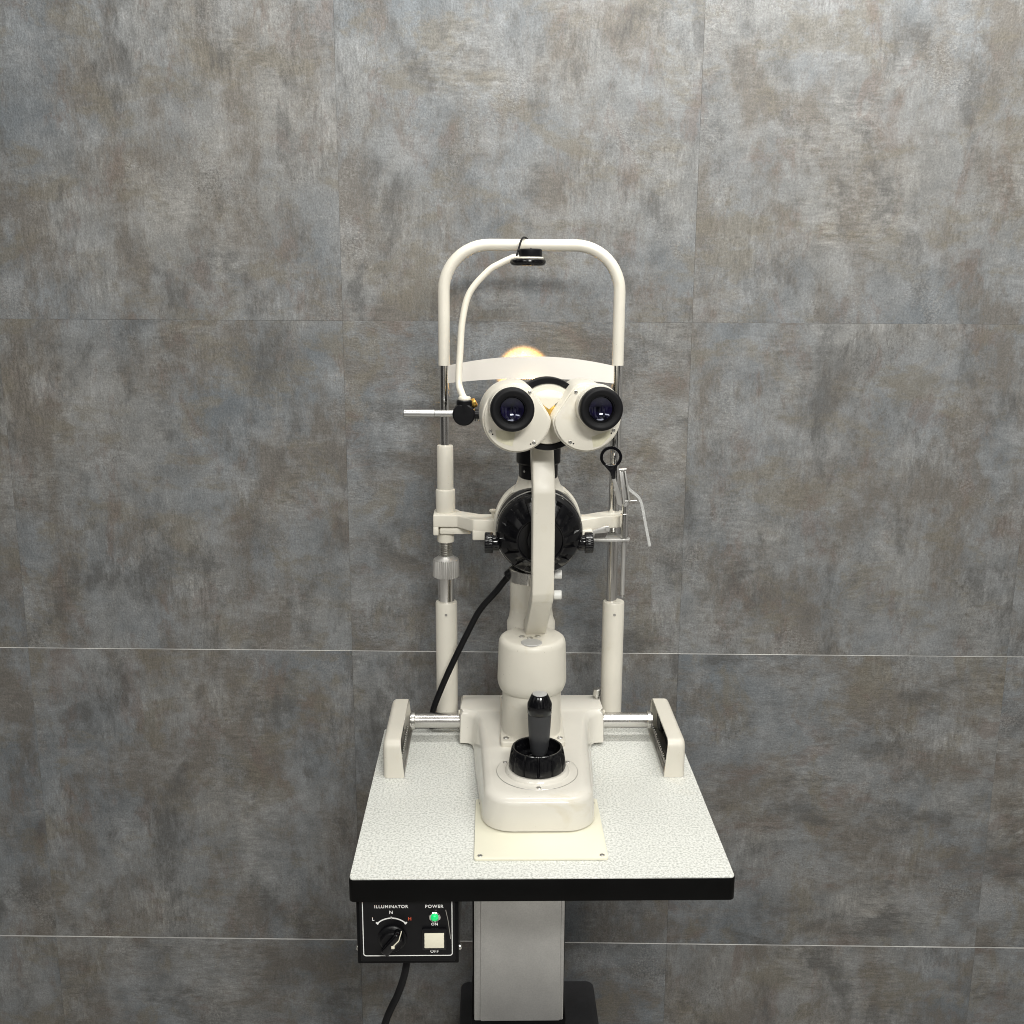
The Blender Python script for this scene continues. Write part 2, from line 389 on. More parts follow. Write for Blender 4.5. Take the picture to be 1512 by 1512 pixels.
# ------------------------------------------------------------------ wall and floor
def build_wall():
    a = R(1.1 + 0.67033)                                    # wall normal in the table frame
    n = Vector((math.sin(a), math.cos(a), 0)); t = Vector((math.cos(a), -math.sin(a), 0))
    foot = Vector((CAM.x, CAM.y, 0)) + n * 1.87732
    S = 0.6118; u0 = 0.2910; z0 = CAM.z - 0.07731           # one vertical seam and one horizontal seam
    bm = bmesh.new(); uvl = bm.loops.layers.uv.new('tile')
    rnd = random.Random(11)
    lift = {-1: 0.0, 0: 0.0, 1: 0.0, 2: 0.0022, 3: 0.0048, 4: 0.0065}
    for row in range(-2, 4):
        zt = z0 - row * 0.61
        for colm in range(-4, 5):
            ul = u0 + colm * S
            g = 0.00007; e = 0.0003
            pr = lift.get(row + 1, 0) + rnd.uniform(0, 0.0005)
            z_lo = max(zt - 0.61, -TH) ; z_hi = zt
            if z_hi <= -TH: continue
            ou, ov = rnd.uniform(0, 40), rnd.uniform(0, 40); flip = rnd.random() < 0.4; mir = rnd.choice((-1, 1))
            def P(u, z, d): return foot + t * u + Vector((0, 0, z)) - n * d
            o = [(ul + g, z_lo + g), (ul + S - g, z_lo + g), (ul + S - g, z_hi - g), (ul + g, z_hi - g)]
            i_ = [(ul + g + e, z_lo + g + e), (ul + S - g - e, z_lo + g + e), (ul + S - g - e, z_hi - g - e), (ul + g + e, z_hi - g - e)]
            vb = [bm.verts.new(P(u, z, -0.006)) for u, z in o]
            vo_ = [bm.verts.new(P(u, z, pr - 0.0003)) for u, z in o]; vi = [bm.verts.new(P(u, z, pr)) for u, z in i_]
            fs = [bm.faces.new(vi)]
            for k in range(4):
                fs.append(bm.faces.new((vo_[k], vo_[(k + 1) % 4], vi[(k + 1) % 4], vi[k])))
                fs.append(bm.faces.new((vb[k], vb[(k + 1) % 4], vo_[(k + 1) % 4], vo_[k])))
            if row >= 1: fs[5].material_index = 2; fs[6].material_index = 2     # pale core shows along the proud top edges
            for f in fs:
                for l in f.loops:
                    d = l.vert.co - foot; uu = d.dot(t) - ul; zz = d.z - z_lo
                    if flip: uu, zz = zz, uu
                    l[uvl].uv = (uu * mir + ou, zz + ov)
    # backing slab
    u_a, u_b = u0 - 4 * S, u0 + 5 * S
    q = [foot + t * u_a + n * 0.0065, foot + t * u_b + n * 0.0065, foot + t * u_b + n * 0.10, foot + t * u_a + n * 0.10]
    nb = len(bm.faces)
    zt_top = z0 + 1.22
    lo = [bm.verts.new(Vector((p.x, p.y, -TH))) for p in q]; hi = [bm.verts.new(Vector((p.x, p.y, zt_top))) for p in q]
    bm.faces.new(hi)
    for k in range(4): bm.faces.new((lo[k], lo[(k + 1) % 4], hi[(k + 1) % 4], hi[k]))
    bm.faces.ensure_lookup_table()
    for f in bm.faces[nb:]: f.material_index = 1
    for f in bm.faces[:nb]:
        if f.normal.dot(n) > 0.3: f.normal_flip()
    bm.normal_update()
    for f in bm.faces[:nb]:
        if f.normal.dot(-n) < -0.1: f.normal_flip()
    me = bpy.data.meshes.new('tiled_wall'); bm.to_mesh(me); bm.free()
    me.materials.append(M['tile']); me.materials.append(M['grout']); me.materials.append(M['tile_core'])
    o = bpy.data.objects.new('tiled_wall', me); C.objects.link(o); o.location = (0, 0, TH)
    o['label'] = 'mottled grey concrete-look wall of large square tiles behind the instrument'; o['category'] = 'wall'
    bm = box(-4, 4, -4, 0.75, -TH - 0.1, -TH, 0)
    f = obj('floor', bm, 'floor', None); f['kind'] = 'structure'
build_wall()

# ------------------------------------------------------------------ instrument table
def build_table():
    t = thing('instrument_table', (0, 0.24, -TH), 'square instrument table with speckled white top, black edging and silver column', 'table')
    D = 0.463
    top = prism(rrect(-0.2495, 0.2495, 0.0006, D, 0.006), -0.0022, 0.0, 'xy', 0.0004, 1, 60)
    obj('tabletop', top, 'laminate', t)
    obj('edge_band', prism(rrect(-0.2505, 0.2505, -0.0004, D + 0.001, 0.007), -0.0335, -0.0022, 'xy', 0.0012, 2, 60), 'edge', t)
    # silver cover: folded sheet round the front of the mast, rounded lower lip
    a0, a1, fy = -0.0945, 0.0525, 0.300
    plan = [(a0, 0.318), (a0, fy + 0.0030), (a0 + 0.0015, fy + 0.0018), (a0 + 0.0100, fy + 0.0018), (a0 + 0.0112, fy + 0.0002), (a0 + 0.0125, fy), (a1 - 0.0075, fy), (a1 - 0.0062, fy + 0.0002), (a1 - 0.0050, fy + 0.0020), (a1 - 0.0012, fy + 0.0020), (a1, fy + 0.0032), (a1, 0.318)]
    cov = prism(plan, -0.449, -0.0337, 'xy', 0.0020, 2, 70)
    obj('column_cover', cov, 'silver', t)
    obj('mast', box(-0.0975, 0.0550, 0.3185, 0.41, -0.62, -0.0337, 0.003), 'black_metal', t)
    obj('mast_collar', box(-0.1005, 0.0585, 0.308, 0.43, -0.62, -0.452, 0.004), 'black_metal', t)
    bs = prism(rrect(-0.1265, 0.1355, 0.10, 0.62, 0.016), -TH + 0.012, -0.609, 'xy', 0.004, 3, 50)
    obj('base', bs, 'base_metal', t)
    for sx in (-0.095, 0.105):
        for sy in (0.13, 0.585):
            obj('foot', cyl(0.018, 0.014, (sx, sy, -TH)), 'rubber', t)
build_table()

# ------------------------------------------------------------------ slide plate
def build_plate():
    t = thing('slide_plate', (0, 0.115, 0), 'thin ivory plastic plate screwed to the table under the instrument base', 'plate')
    obj('plate', prism(rrect(-0.0895, 0.0895, 0.0405, 0.205, 0.004), 0.0003, 0.0042, 'xy', 0.0009, 2, 50), 'ivory', t)
    for x in (-0.0815, 0.0815):
        for y in (0.0475, 0.1905):
            obj('screw', screw_bm((x, y, 0.0041), 0.0034, 0.0011, 'z'), 'dull_steel', t)
build_plate()

# ------------------------------------------------------------------ the slit lamp
AXIS = Vector((-0.0035, 0.385, 0))
SW = Matrix.Translation(AXIS) @ Matrix.Rotation(R(4.5), 4, 'Z')      # microscope arm swung a little: frame at the pillar axis
def sw(bm): return xf(bm, SW)

def build_slit_lamp():
    t = thing('slit_lamp_microscope', (0, 0.28, 0), 'cream slit lamp microscope with black eyepieces, black lamp drum and joystick', 'microscope')
    # ---- base: lofted shell, narrow rounded nose, flared rear wings
    def outline(pts, r_nose, n_arc=10):
        # pts: half outline (half-width, y) from nose side to rear; nose corners rounded
        w0, y0 = pts[0]
        out = []
        for i in range(n_arc + 1):
            a = R(-90 + 90 * i / n_arc); out.append((w0 - r_nose + r_nose * math.cos(a), y0 + r_nose + r_nose * math.sin(a)))
        out += pts[1:]
        return out
    def rear(pts): return pts
    def section(nose_w, nose_y, r, mids, wing, yr, z):
        half = outline([(nose_w, nose_y)] + mids, r)
        half += [(wing, yr)]
        full = [(x, y, z) for x, y in half] + [(-x, y, z) for x, y in reversed(half)]
        return full
    bot = [(0.092, 0.30), (0.095, 0.365), (0.098, 0.384), (0.1035, 0.3905), (0.110, 0.392), (0.118, 0.3925), (0.1195, 0.396)]
    mid = [(0.084, 0.30), (0.0895, 0.365), (0.0945, 0.385), (0.1025, 0.3925), (0.110, 0.3945), (0.117, 0.395), (0.1188, 0.399)]
    tp = [(0.0715, 0.30), (0.0795, 0.360), (0.0865, 0.388), (0.0975, 0.3985), (0.108, 0.4010), (0.114, 0.4015), (0.1165, 0.405)]
    secs = [section(0.0805, 0.1063, 0.044, bot, 0.1195, 0.4655, 0.0062),
            section(0.0785, 0.1070, 0.044, mid, 0.1190, 0.4652, 0.0440),
            section(0.0773, 0.1080, 0.043, [(a - .0010, b_ + .0008) for a, b_ in mid], 0.1182, 0.4642, 0.0483),
            section(0.0730, 0.1126, 0.041, [(a - .0045, b_ + .0025) for a, b_ in mid], 0.1165, 0.4625, 0.0532),
            section(0.0650, 0.1215, 0.037, [(a + .001, b_) for a, b_ in tp], 0.1155, 0.4615, 0.0550),
            section(0.0605, 0.1275, 0.034, tp, 0.1145, 0.4605, 0.0556)]
    def up(p):
        k = min(1, max(0, (p[1] - 0.26) / 0.12)); k = k * k * (3 - 2 * k)
        return (p[0], p[1], p[2] + (0.0062 * k if p[2] > 0.04 else 0))
    bm = bmesh.new(); rings = [[bm.verts.new(up(p)) for p in s] for s in secs]
    for a, b_ in zip(rings, rings[1:]):
        n = len(a)
        for i in range(n): bm.faces.new((a[i], a[(i + 1) % n], b_[(i + 1) % n], b_[i]))
    bm.faces.new(rings[0])
    top = rings[-1]; n = len(top)
    for i in range(n // 2 - 1): bm.faces.new((top[i], top[i + 1], top[n - 2 - i], top[n - 1 - i]))
    bmesh.ops.recalc_face_normals(bm, faces=bm.faces)
    base = obj('base', bm, 'cream_gloss', t, sharp=50)
    obj('screw', cyl(0.0042, 0.002, (0.1192, 0.412, 0.052), 'x', 20, 0.0005), 'cream_plastic', base)
    obj('screw', cyl(0.0042, 0.002, (-0.1192, 0.412, 0.052), Matrix.Rotation(-PI / 2, 4, 'Y'), 20, 0.0005), 'cream_plastic', base)
    obj('lock_screw', [cyl(0.0075, 0.013, (0.1120, 0.447, 0.0665), 'z', 32, 0.0008, knurl(30, .05)), cyl(0.004, 0.006, (0.1120, 0.447, 0.0610))], 'steel', t)
    # ---- joystick plate, wheel and stick
    jc = (0.0, 0.190)
    pl = obj('joystick_plate', [lathe([(0.0588, 0.0550), (0.0588, 0.0562), (0.0584, 0.0566), (0.049, 0.0566), (0.047, 0.0572), (0.0455, 0.0605), (0.0435, 0.0625), (0.012, 0.0625)], (*jc, 0), 'z', 72)], 'cream_gloss', t)
    obj('seam_ring', torus(0.0590, 0.00035, (*jc, 0.0560), 'z', 72, 6), 'dull_steel', pl)
    for a in (-90, 30, 150):
        obj('screw', screw_bm((jc[0] + 0.0535 * math.cos(R(a)), jc[1] + 0.0535 * math.sin(R(a)), 0.0564), 0.0033, 0.0012, 'z'), 'dull_steel', pl)
    def fl(a, k): return 1 - (0.045 * (1 if (math.cos(a * 12) > 0.86) else 0) + 0.008 * (0.5 + .5 * math.cos(a * 120))) * (1 if k in (2, 3, 4, 5) else 0.2)
    wheel = lathe([(0.0385, 0.0630), (0.0405, 0.0635), (0.0415, 0.0665), (0.0408, 0.074), (0.0388, 0.086), (0.0376, 0.0915), (0.0366, 0.0938), (0.0355, 0.0945), (0.0335, 0.0940), (0.0328, 0.092), (0.0318, 0.076), (0.024, 0.0745), (0.0225, 0.0765), (0.020, 0.0765), (0.019, 0.074), (0.0, 0.074)], (*jc, 0), 'z', 240, fl)
    obj('joystick_wheel', wheel, 'black_gloss', t, sharp=28)
    lean = Matrix.Translation((jc[0] + 0.0025, jc[1], 0.074)) @ Matrix.Rotation(R(1.2), 4, 'X')
    stick = lathe([(0.0, 0.006), (0.006, 0.0065), (0.0098, 0.0085), (0.0118, 0.0125), (0.0135, 0.021), (0.0150, 0.034), (0.0162, 0.052), (0.0168, 0.066), (0.0170, 0.073)], (0, 0, 0), lean, 48)
    js = obj('joystick', [stick, lathe([(0.006, -0.004), (0.006, 0.008)], (0, 0, 0), lean, 24)], 'joy', t)
    obj('grip_cap', lathe([(0.0164, 0.0725), (0.0176, 0.0742), (0.0178, 0.086), (0.0174, 0.0885), (0.0122, 0.1008), (0.0112, 0.1020), (0.0, 0.1020)], (0, 0, 0), lean, 48), 'black_gloss', js)
    obj('cap_disc', lathe([(0.0104, 0.1018), (0.0104, 0.1026), (0.0098, 0.1029), (0.0, 0.1029)], (0, 0, 0), lean, 40), 'alu', js)
    # ---- foot of the pillar
    fo = obj('pillar_foot', prism(rrect(-0.0525, 0.0465, 0.267, 0.455, 0.006), 0.0552, 0.0655, 'xy', 0.0018, 3, 50), 'cream', t)
    for x, y in ((-0.0440, 0.281), (0.0385, 0.281), (-0.0455, 0.44), (0.0390, 0.44)):
        obj('screw', screw_bm((x, y, 0.0653), 0.0046, 0.0016, 'z'), 'dull_steel', fo)
    # ---- body
    bc = (-0.0040, 0.3160, 0)
    obj('lower_body', lathe([(0.0470, 0.0638), (0.0458, 0.0655), (0.0455, 0.070), (0.0455, 0.142), (0.044, 0.143)], bc, 'z', 72), 'cream', t)
    body = obj('body', lathe([(0.0440, 0.1335), (0.0468, 0.1340), (0.0492, 0.1358), (0.0522, 0.1430), (0.0532, 0.1480), (0.0533, 0.1540), (0.0515, 0.2080), (0.0508, 0.2125), (0.0492, 0.2160), (0.0468, 0.2180), (0.0440, 0.2188), (0.0, 0.2188)], bc, 'z', 80), 'cream', t)
    obj('bearing_cap', lathe([(0.0160, 0.2186), (0.0160, 0.2198), (0.0150, 0.2203), (0.0142, 0.2200), (0.0, 0.2200)], (-0.0062, 0.2835, 0), 'z', 40), 'alu', body)
    # ---- illumination pillar behind the body, with its hub
    hub = lathe([(0.0365, 0.150), (0.0385, 0.2195), (0.0372, 0.2225), (0.0350, 0.2290), (0.0340, 0.2380), (0.0335, 0.2440)], AXIS, 'z', 64)
    obj('pillar', [hub, lathe([(0.0336, 0.243), (0.0338, 0.2445), (0.0338, 0.288), (0.0330, 0.289)], AXIS, 'z', 64)], 'cream', t)
    obj('clamp_ring', [lathe([(0.034, 0.2885), (0.0352, 0.2893), (0.0352, 0.3075), (0.034, 0.3085)], AXIS, 'z', 64), box(-0.0115, -0.0055, 0.3475, 0.353, 0.289, 0.308, .0006)], 'steel', t)
    for z in (0.302, 0.2685):
        obj('clamp_screw', [cyl(0.0075, 0.012, (0.0315, 0.368, z), 'x', 28, 0.0008, knurl(18, .06)), cyl(0.004, 0.012, (0.022, 0.368, z), 'x', 16)], 'white_plastic', t)
    # ---- lamp housing: cream ring with neck and the black finned drum (axis dips a little towards the front)
    lc = Vector((0.0055, 0.378, 0.3825)); dip = Matrix.Rotation(R(4), 4, 'X')
    def fwd(p): return Matrix.Translation(p) @ dip @ AX['-y']
    ring = lathe([(0.045, -0.030), (0.060, -0.028), (0.0668, -0.020), (0.0680, -0.012), (0.0680, 0.002), (0.0668, 0.004), (0.060, 0.0045)], (0, 0, 0), fwd(lc), 80)
    neck = lathe([(0.047, 0.425), (0.041, 0.4355), (0.0345, 0.4435), (0.0312, 0.4530), (0.0300, 0.4600)], (0.0055, 0.380, 0), 'z', 56)
    obj('lamp_ring', [ring, neck], 'cream', t)
    NR = 18
    def groove(a, k): return 1.0
    prof = [(0.060, 0.004), (0.0640, 0.0045), (0.0650, 0.008), (0.0650, 0.036), (0.0638, 0.0395), (0.0618, 0.0410), (0.0618, 0.0440), (0.0642, 0.0450), (0.0656, 0.0470), (0.0652, 0.0505)]
    drum = lathe(prof, (0, 0, 0), fwd(lc), 96)
    NR = 15
    cone_prof = [(0.0600, 0.046), (0.0648, 0.0500), (0.0646, 0.0545), (0.0622, 0.0605), (0.0600, 0.0640), (0.0596, 0.0646), (0.0480, 0.0790), (0.0372, 0.0915), (0.0352, 0.0930), (0.0338, 0.0928), (0.0322, 0.0905), (0.0200, 0.0895), (0.0190, 0.0905), (0.0080, 0.0905), (0.0, 0.0905)]
    def fin(a, k):
        if k not in (5, 6, 7): return 1.0
        return 1.0 - (0.105 if abs(((a * NR / (2 * PI)) % 1.0) - 0.5) < 0.17 else 0.0)
    cone = lathe(cone_prof, (0, 0, 0), fwd(lc), NR * 24, fin)
    dr = obj('lamp_drum', drum, 'black_gloss', t)
    obj('trim_ring', lathe([(0.0640, 0.0462), (0.0660, 0.0464), (0.0664, 0.0474), (0.0660, 0.0484), (0.0640, 0.0486)], (0, 0, 0), fwd(lc), 96), 'steel', dr)
    obj('drum_cap', cone, 'black_gloss', t, sharp=25)
    # slit-width knobs on both sides
    kz = 0.3615; ky = 0.335
    for s in (-1, 1):
        ax = AX['x'] if s > 0 else Matrix.Rotation(-PI / 2, 4, 'Y')
        x0 = 0.0055 + s * 0.060
        k1 = lathe([(0.0115, 0.0), (0.0120, 0.001), (0.0120, 0.0095), (0.0152, 0.0100), (0.0160, 0.0112), (0.0160, 0.0212), (0.0150, 0.0226), (0.0120, 0.0230), (0.0, 0.0230)], (x0, ky, kz), ax, 144, lambda a, k: 1 - (0.035 * (0.5 + .5 * math.cos(a * 36)) if k in (4, 5) else 0))
        obj('slit_knob', k1, 'black_gloss', t, sharp=28)
    # ---- black tower behind the microscope with the lamp mirror head
    tc = (0.0055, 0.378, 0)
    obj('tower', lathe([(0.0295, 0.4555), (0.0300, 0.457), (0.0300, 0.4765), (0.0315, 0.4775), (0.0340, 0.4800), (0.0340, 0.5250), (0.030, 0.5270), (0.026, 0.530), (0.026, 0.555)], tc, 'z', 56), 'black', t)
    obj('screw', lathe([(0.0022, 0), (0.0022, 0.001), (0.0, 0.0014)], (-0.0165, 0.357, 0.4685), Matrix.Rotation(R(-40), 4, 'Z') @ AX['-y'], 16), 'steel', t)
    hd = obj('mirror_head', box(-0.028, 0.018, 0.372, 0.438, 0.556, 0.601, 0.004), 'black', t)
    obj('exit_lens', lathe([(0.013, 0.0), (0.013, 0.0015), (0.009, 0.003), (0.0, 0.0036)], (-0.007, 0.438, 0.585), 'y', 32), 'lit', hd)
    # ---- microscope arm (in the swung frame: y points away from the camera)
    arm = ribbon([(-0.040, 0.2262), (-0.0570, 0.2290), (-0.1320, 0.3020), (-0.1365, 0.3110), (-0.1365, 0.4560), (-0.1345, 0.4640), (-0.1050, 0.5340)], 0.022)
    bma = prism(arm, -0.0158, 0.0162, 'yz', 0.0026, 3, 12)
    foot = box(-0.0185, 0.0185, -0.105, -0.020, 0.2186, 0.2240, 0.001)
    ao = obj('microscope_arm', [sw(bma)], 'cream', t, sharp=30)
    for x, y in ((-0.0200, 0.3065), (0.0040, 0.3075), (-0.0080, 0.3005)):
        obj('screw', screw_bm((x, y + 0.004, 0.2187), 0.0045, 0.0018, 'z'), 'steel', ao)
    # ---- microscope: drum, ring, V plate, two prism housings with eyepieces
    MZ = 0.5745
    sc_drum = lathe([(0.036, -0.06), (0.0365, -0.058), (0.0365, 0.0), (0.038, 0.006), (0.0385, 0.012), (0.0385, 0.024)], (0, -0.135, MZ), '-y', 64)
    xf(sc_drum, Matrix.Translation((0, 0.005, 0)))
    obj('microscope_body', sw(sc_drum), 'cream', t)
    obj('ring', sw(lathe([(0.0410, 0.0), (0.0490, 0.0005), (0.0500, 0.0015), (0.0500, 0.0200), (0.0492, 0.0215), (0.0428, 0.0215), (0.0422, 0.0205), (0.0422, 0.001)], (0, -0.158, MZ), '-y', 80)), 'black', t)
    obj('drum_cover', sw(lathe([(0.0416, 0.0), (0.0416, 0.0195), (0.0403, 0.0215), (0.0, 0.0215)], (0, -0.158, MZ), '-y', 64)), 'cream', t)
    vee = [(0.034 * math.cos(R(a)), 0.034 * math.sin(R(a))) for a in range(25, 156, 5)] + [(-0.017, 0.021), (0.0, 0.0075), (0.017, 0.021)]
    vp = sw(prism([(x, z + MZ) for x, z in vee], -0.1865, -0.1800, 'xz', 0.0012, 2, 40))
    obj('vee_plate', vp, 'cream', t)
    obj('hinge_block', sw(box(-0.0085, 0.0085, -0.1845, -0.1795, MZ - 0.010, MZ + 0.018, .001)), 'brass', t)
    def disc_outline(r, side, cut=None, n=64):
        """disc with a flat cut on its upper inner side (side -1 left, +1 right), corners rounded"""
        ca = R(33.5) if side < 0 else R(180 - 33.5)
        cd = r * 0.83 if cut is None else cut; out = []
        for i in range(n):
            a = 2 * PI * i / n; d = (a - ca + PI) % (2 * PI) - PI
            rr = r
            if math.cos(d) > 1e-3:
                lim = cd / math.cos(d)
                # soft minimum rounds the two corners
                k = 26
                rr = (r ** -k + lim ** -k) ** (-1 / k)
            out.append((rr * math.cos(a), rr * math.sin(a)))
        return out
    for s in (-1, 1):
        cx = s * 0.0468; cz = MZ + 0.0002
        ol = disc_outline(0.0438, s)
        olb = disc_outline(0.0462, s)
        body_ = prism([(cx + a, cz + b_) for a, b_ in olb], -0.2175, -0.150, 'xz', 0.0016, 3, 40)
        hs_ = obj('prism_housing', sw(body_), 'cream', t, sharp=30)
        fp = prism([(cx + a, cz + b_) for a, b_ in ol], -0.2225, -0.2172, 'xz', 0.0012, 3, 40)
        obj('face_plate', sw(fp), 'cream', hs_, sharp=30)
        # eyepiece
        ex, ez = (0.0595 if s > 0 else -0.0562), MZ + 0.0158
        tubeb = lathe([(0.0300, 0.0), (0.0296, 0.002), (0.0290, 0.0060), (0.0290, 0.0200), (0.027, 0.0205)], (ex, -0.2215, ez), '-y', 64)
        obj('eyepiece_tube', sw(tubeb), 'cream', hs_)
        cup = lathe([(0.0255, 0.0), (0.0278, 0.0008), (0.0284, 0.002), (0.0284, 0.0135), (0.0276, 0.0158), (0.0262, 0.0170), (0.0236, 0.0172), (0.0190, 0.0150), (0.0180, 0.0142), (0.0178, 0.0132), (0.0172, 0.0126), (0.0166, 0.0130), (0.0158, 0.0080), (0.0150, 0.002), (0.0, 0.002)], (ex, -0.2415, ez), '-y', 72)
        ey = obj('eyepiece', sw(cup), 'rubber', hs_)
        dome = [(0.0, 0.0015), (0.0152, 0.0015)] + [(0.0152 * k / 12, 0.0030 + 0.0050 * (k / 12) ** 2) for k in range(12, -1, -1)]
        obj('eye_lens', sw(lathe(dome, (ex, -0.2415, ez), '-y', 48)), 'lens', ey)
        # screws and pin holes on the face plate
        for ang, rr in ((205, 0.0392), (305, 0.0392), (65, 0.0380)) if s < 0 else ((335, 0.0392), (235, 0.0392), (115, 0.0380)):
            px, pz = cx + rr * math.cos(R(ang)), cz + rr * math.sin(R(ang))
            obj('screw', sw(screw_bm((px, -0.2224, pz), 0.0026, 0.0012, '-y')), 'steel', hs_)
            if ang != 65 and ang != 115:
                q = ang + 7 * (1 if s < 0 else -1) * (1 if ang in (205, 335) else -1.0)
                obj('pin_hole', sw(lathe([(0.0011, 0), (0.0011, 0.0004), (0, 0.0004)], (cx + 0.0385 * math.cos(R(q)), -0.2223, cz + 0.0385 * math.sin(R(q))), '-y', 12)), 'black', hs_)
        if s < 0: rp = [(-0.0290, -0.0150), (-0.0020, -0.0170), (-0.0065, -0.0370), (-0.0160, -0.0340), (-0.0270, -0.0290)]
        else: rp = [(0.0060, -0.0250), (0.0310, -0.0170), (0.0320, -0.0240), (0.0190, -0.0375), (0.0090, -0.0395)]
        obj('label_residue', sw(prism([(cx + a, cz + b_) for a, b_ in rp], -0.22275, -0.2224, 'xz', 0)), 'residue', hs_)
    # ---- cross axle with collars and toothed wheels
    ax = obj('axle', cyl(0.0128, 0.404, (-0.202, 0.418, 0.0350), 'x', 48, 0.0006), 'axle', t)
    for s in (-1, 1):
        x0 = s * 0.1965
        obj('collar', cyl(0.0155, 0.0065, (x0 - 0.00325, 0.418, 0.0350), 'x', 40, 0.0008), 'steel', ax)
        obj('gear_wheel', cyl(0.0190, 0.008, (s * 0.2170 - 0.004, 0.418, 0.0350), 'x', 96, 0.0012, lambda a, k: 1 - 0.06 * (math.cos(a * 24) > 0)), 'black', ax)
build_slit_lamp()

# ------------------------------------------------------------------ rail covers on the table
def build_rail_cover(s, label):
    t = thing('rail_cover', (s * 0.217, 0.37, 0), label, 'cover', 'rail covers at the ends of the axle')
    xo, xi = s * 0.2335, s * 0.2010; th = 0.0026
    y0, y1, z1, r = 0.2790, 0.4560, 0.0615, 0.0125
    # hollow shell: loft of profile sections from the open inner side to the closed outer side
    def prof(ins):
        n = 6; out = [(y0 + ins, 0.0004)]
        rr = max(0.002, r - ins * 0.3)
        for i in range(n + 1):
            a = R(180 - 90 * i / n); out.append((y0 + ins + rr + rr * math.cos(a), z1 - ins - rr + rr * math.sin(a)))
        for i in range(n + 1):
            a = R(90 - 90 * i / n); out.append((y1 - ins - rr + rr * math.cos(a), z1 - ins - rr + rr * math.sin(a)))
        out.append((y1 - ins, 0.0004)); return out
    steps = [(xi, 0.0), (xo - s * 0.008, 0.0)] + [(xo - s * 0.008 + s * 0.008 * math.sin(R(a)), 0.008 * (1 - math.cos(R(a)))) for a in (18, 36, 54, 72, 90)]
    inner = [(xo - s * (th + 0.006), th), (xi, th)]
    def lean(x, z): return x + (s * 0.0055 * z / z1 if abs(x - xi) < 1e-6 else 0)      # the open edge leans outwards at the top
    bm = bmesh.new(); rings = [[bm.verts.new((lean(x, z), y, z)) for y, z in prof(i)] for x, i in steps]
    inn = [[bm.verts.new((lean(x, z), y, z)) for y, z in prof(i)] for x, i in inner]
    def strip(a, b_):
        for k in range(len(a) - 1): bm.faces.new((a[k], a[k + 1], b_[k + 1], b_[k]))
    for a, b_ in zip(rings, rings[1:]): strip(a, b_)
    bm.faces.new(rings[-1])
    bm.faces.new(inn[0]); strip(inn[0], inn[1]); strip(inn[1], rings[0])
    bmesh.ops.recalc_face_normals(bm, faces=bm.faces)
    obj('shell', bm, 'cream', t)
    obj('rail', [box(min(xi, xi + s * .003), max(xi, xi + s * .003), y0 + .004, y1 - .004, 0.0006, 0.0062, .0004), box(min(xi + s * .0032, xo - s * .006), max(xi + s * .0032, xo - s * .006), y0 + .004, y1 - .004, 0.0006, 0.0042, .0004)], 'dull_steel', t)
    tb = []
    k = 0
    xa, xb = sorted((xi + s * .0055, xi + s * .0100))
    tb.append(box(xa, xb, y0 + .005, y1 - .005, 0.0044, 0.0075, 0.0003))
    y = y0 + 0.007
    while y < y1 - 0.008:
        tb.append(box(xa, xb, y, y + 0.0046, 0.0075, 0.0135, 0.0006, 1)); y += 0.0082
    obj('rack', tb, 'steel', t)
    xa, xb = sorted((xi + s * .0215, xo - s * (th + 0.0035)))
    obj('liner', box(xa, xb, y0 + .004, y1 - .004, 0.0046, 0.0525, .0004), 'black', t)
build_rail_cover(-1, 'hollow cream rail cover on the table at the left end of the steel axle')
build_rail_cover(1, 'hollow cream rail cover showing its black gear wheel at the right end of the axle')

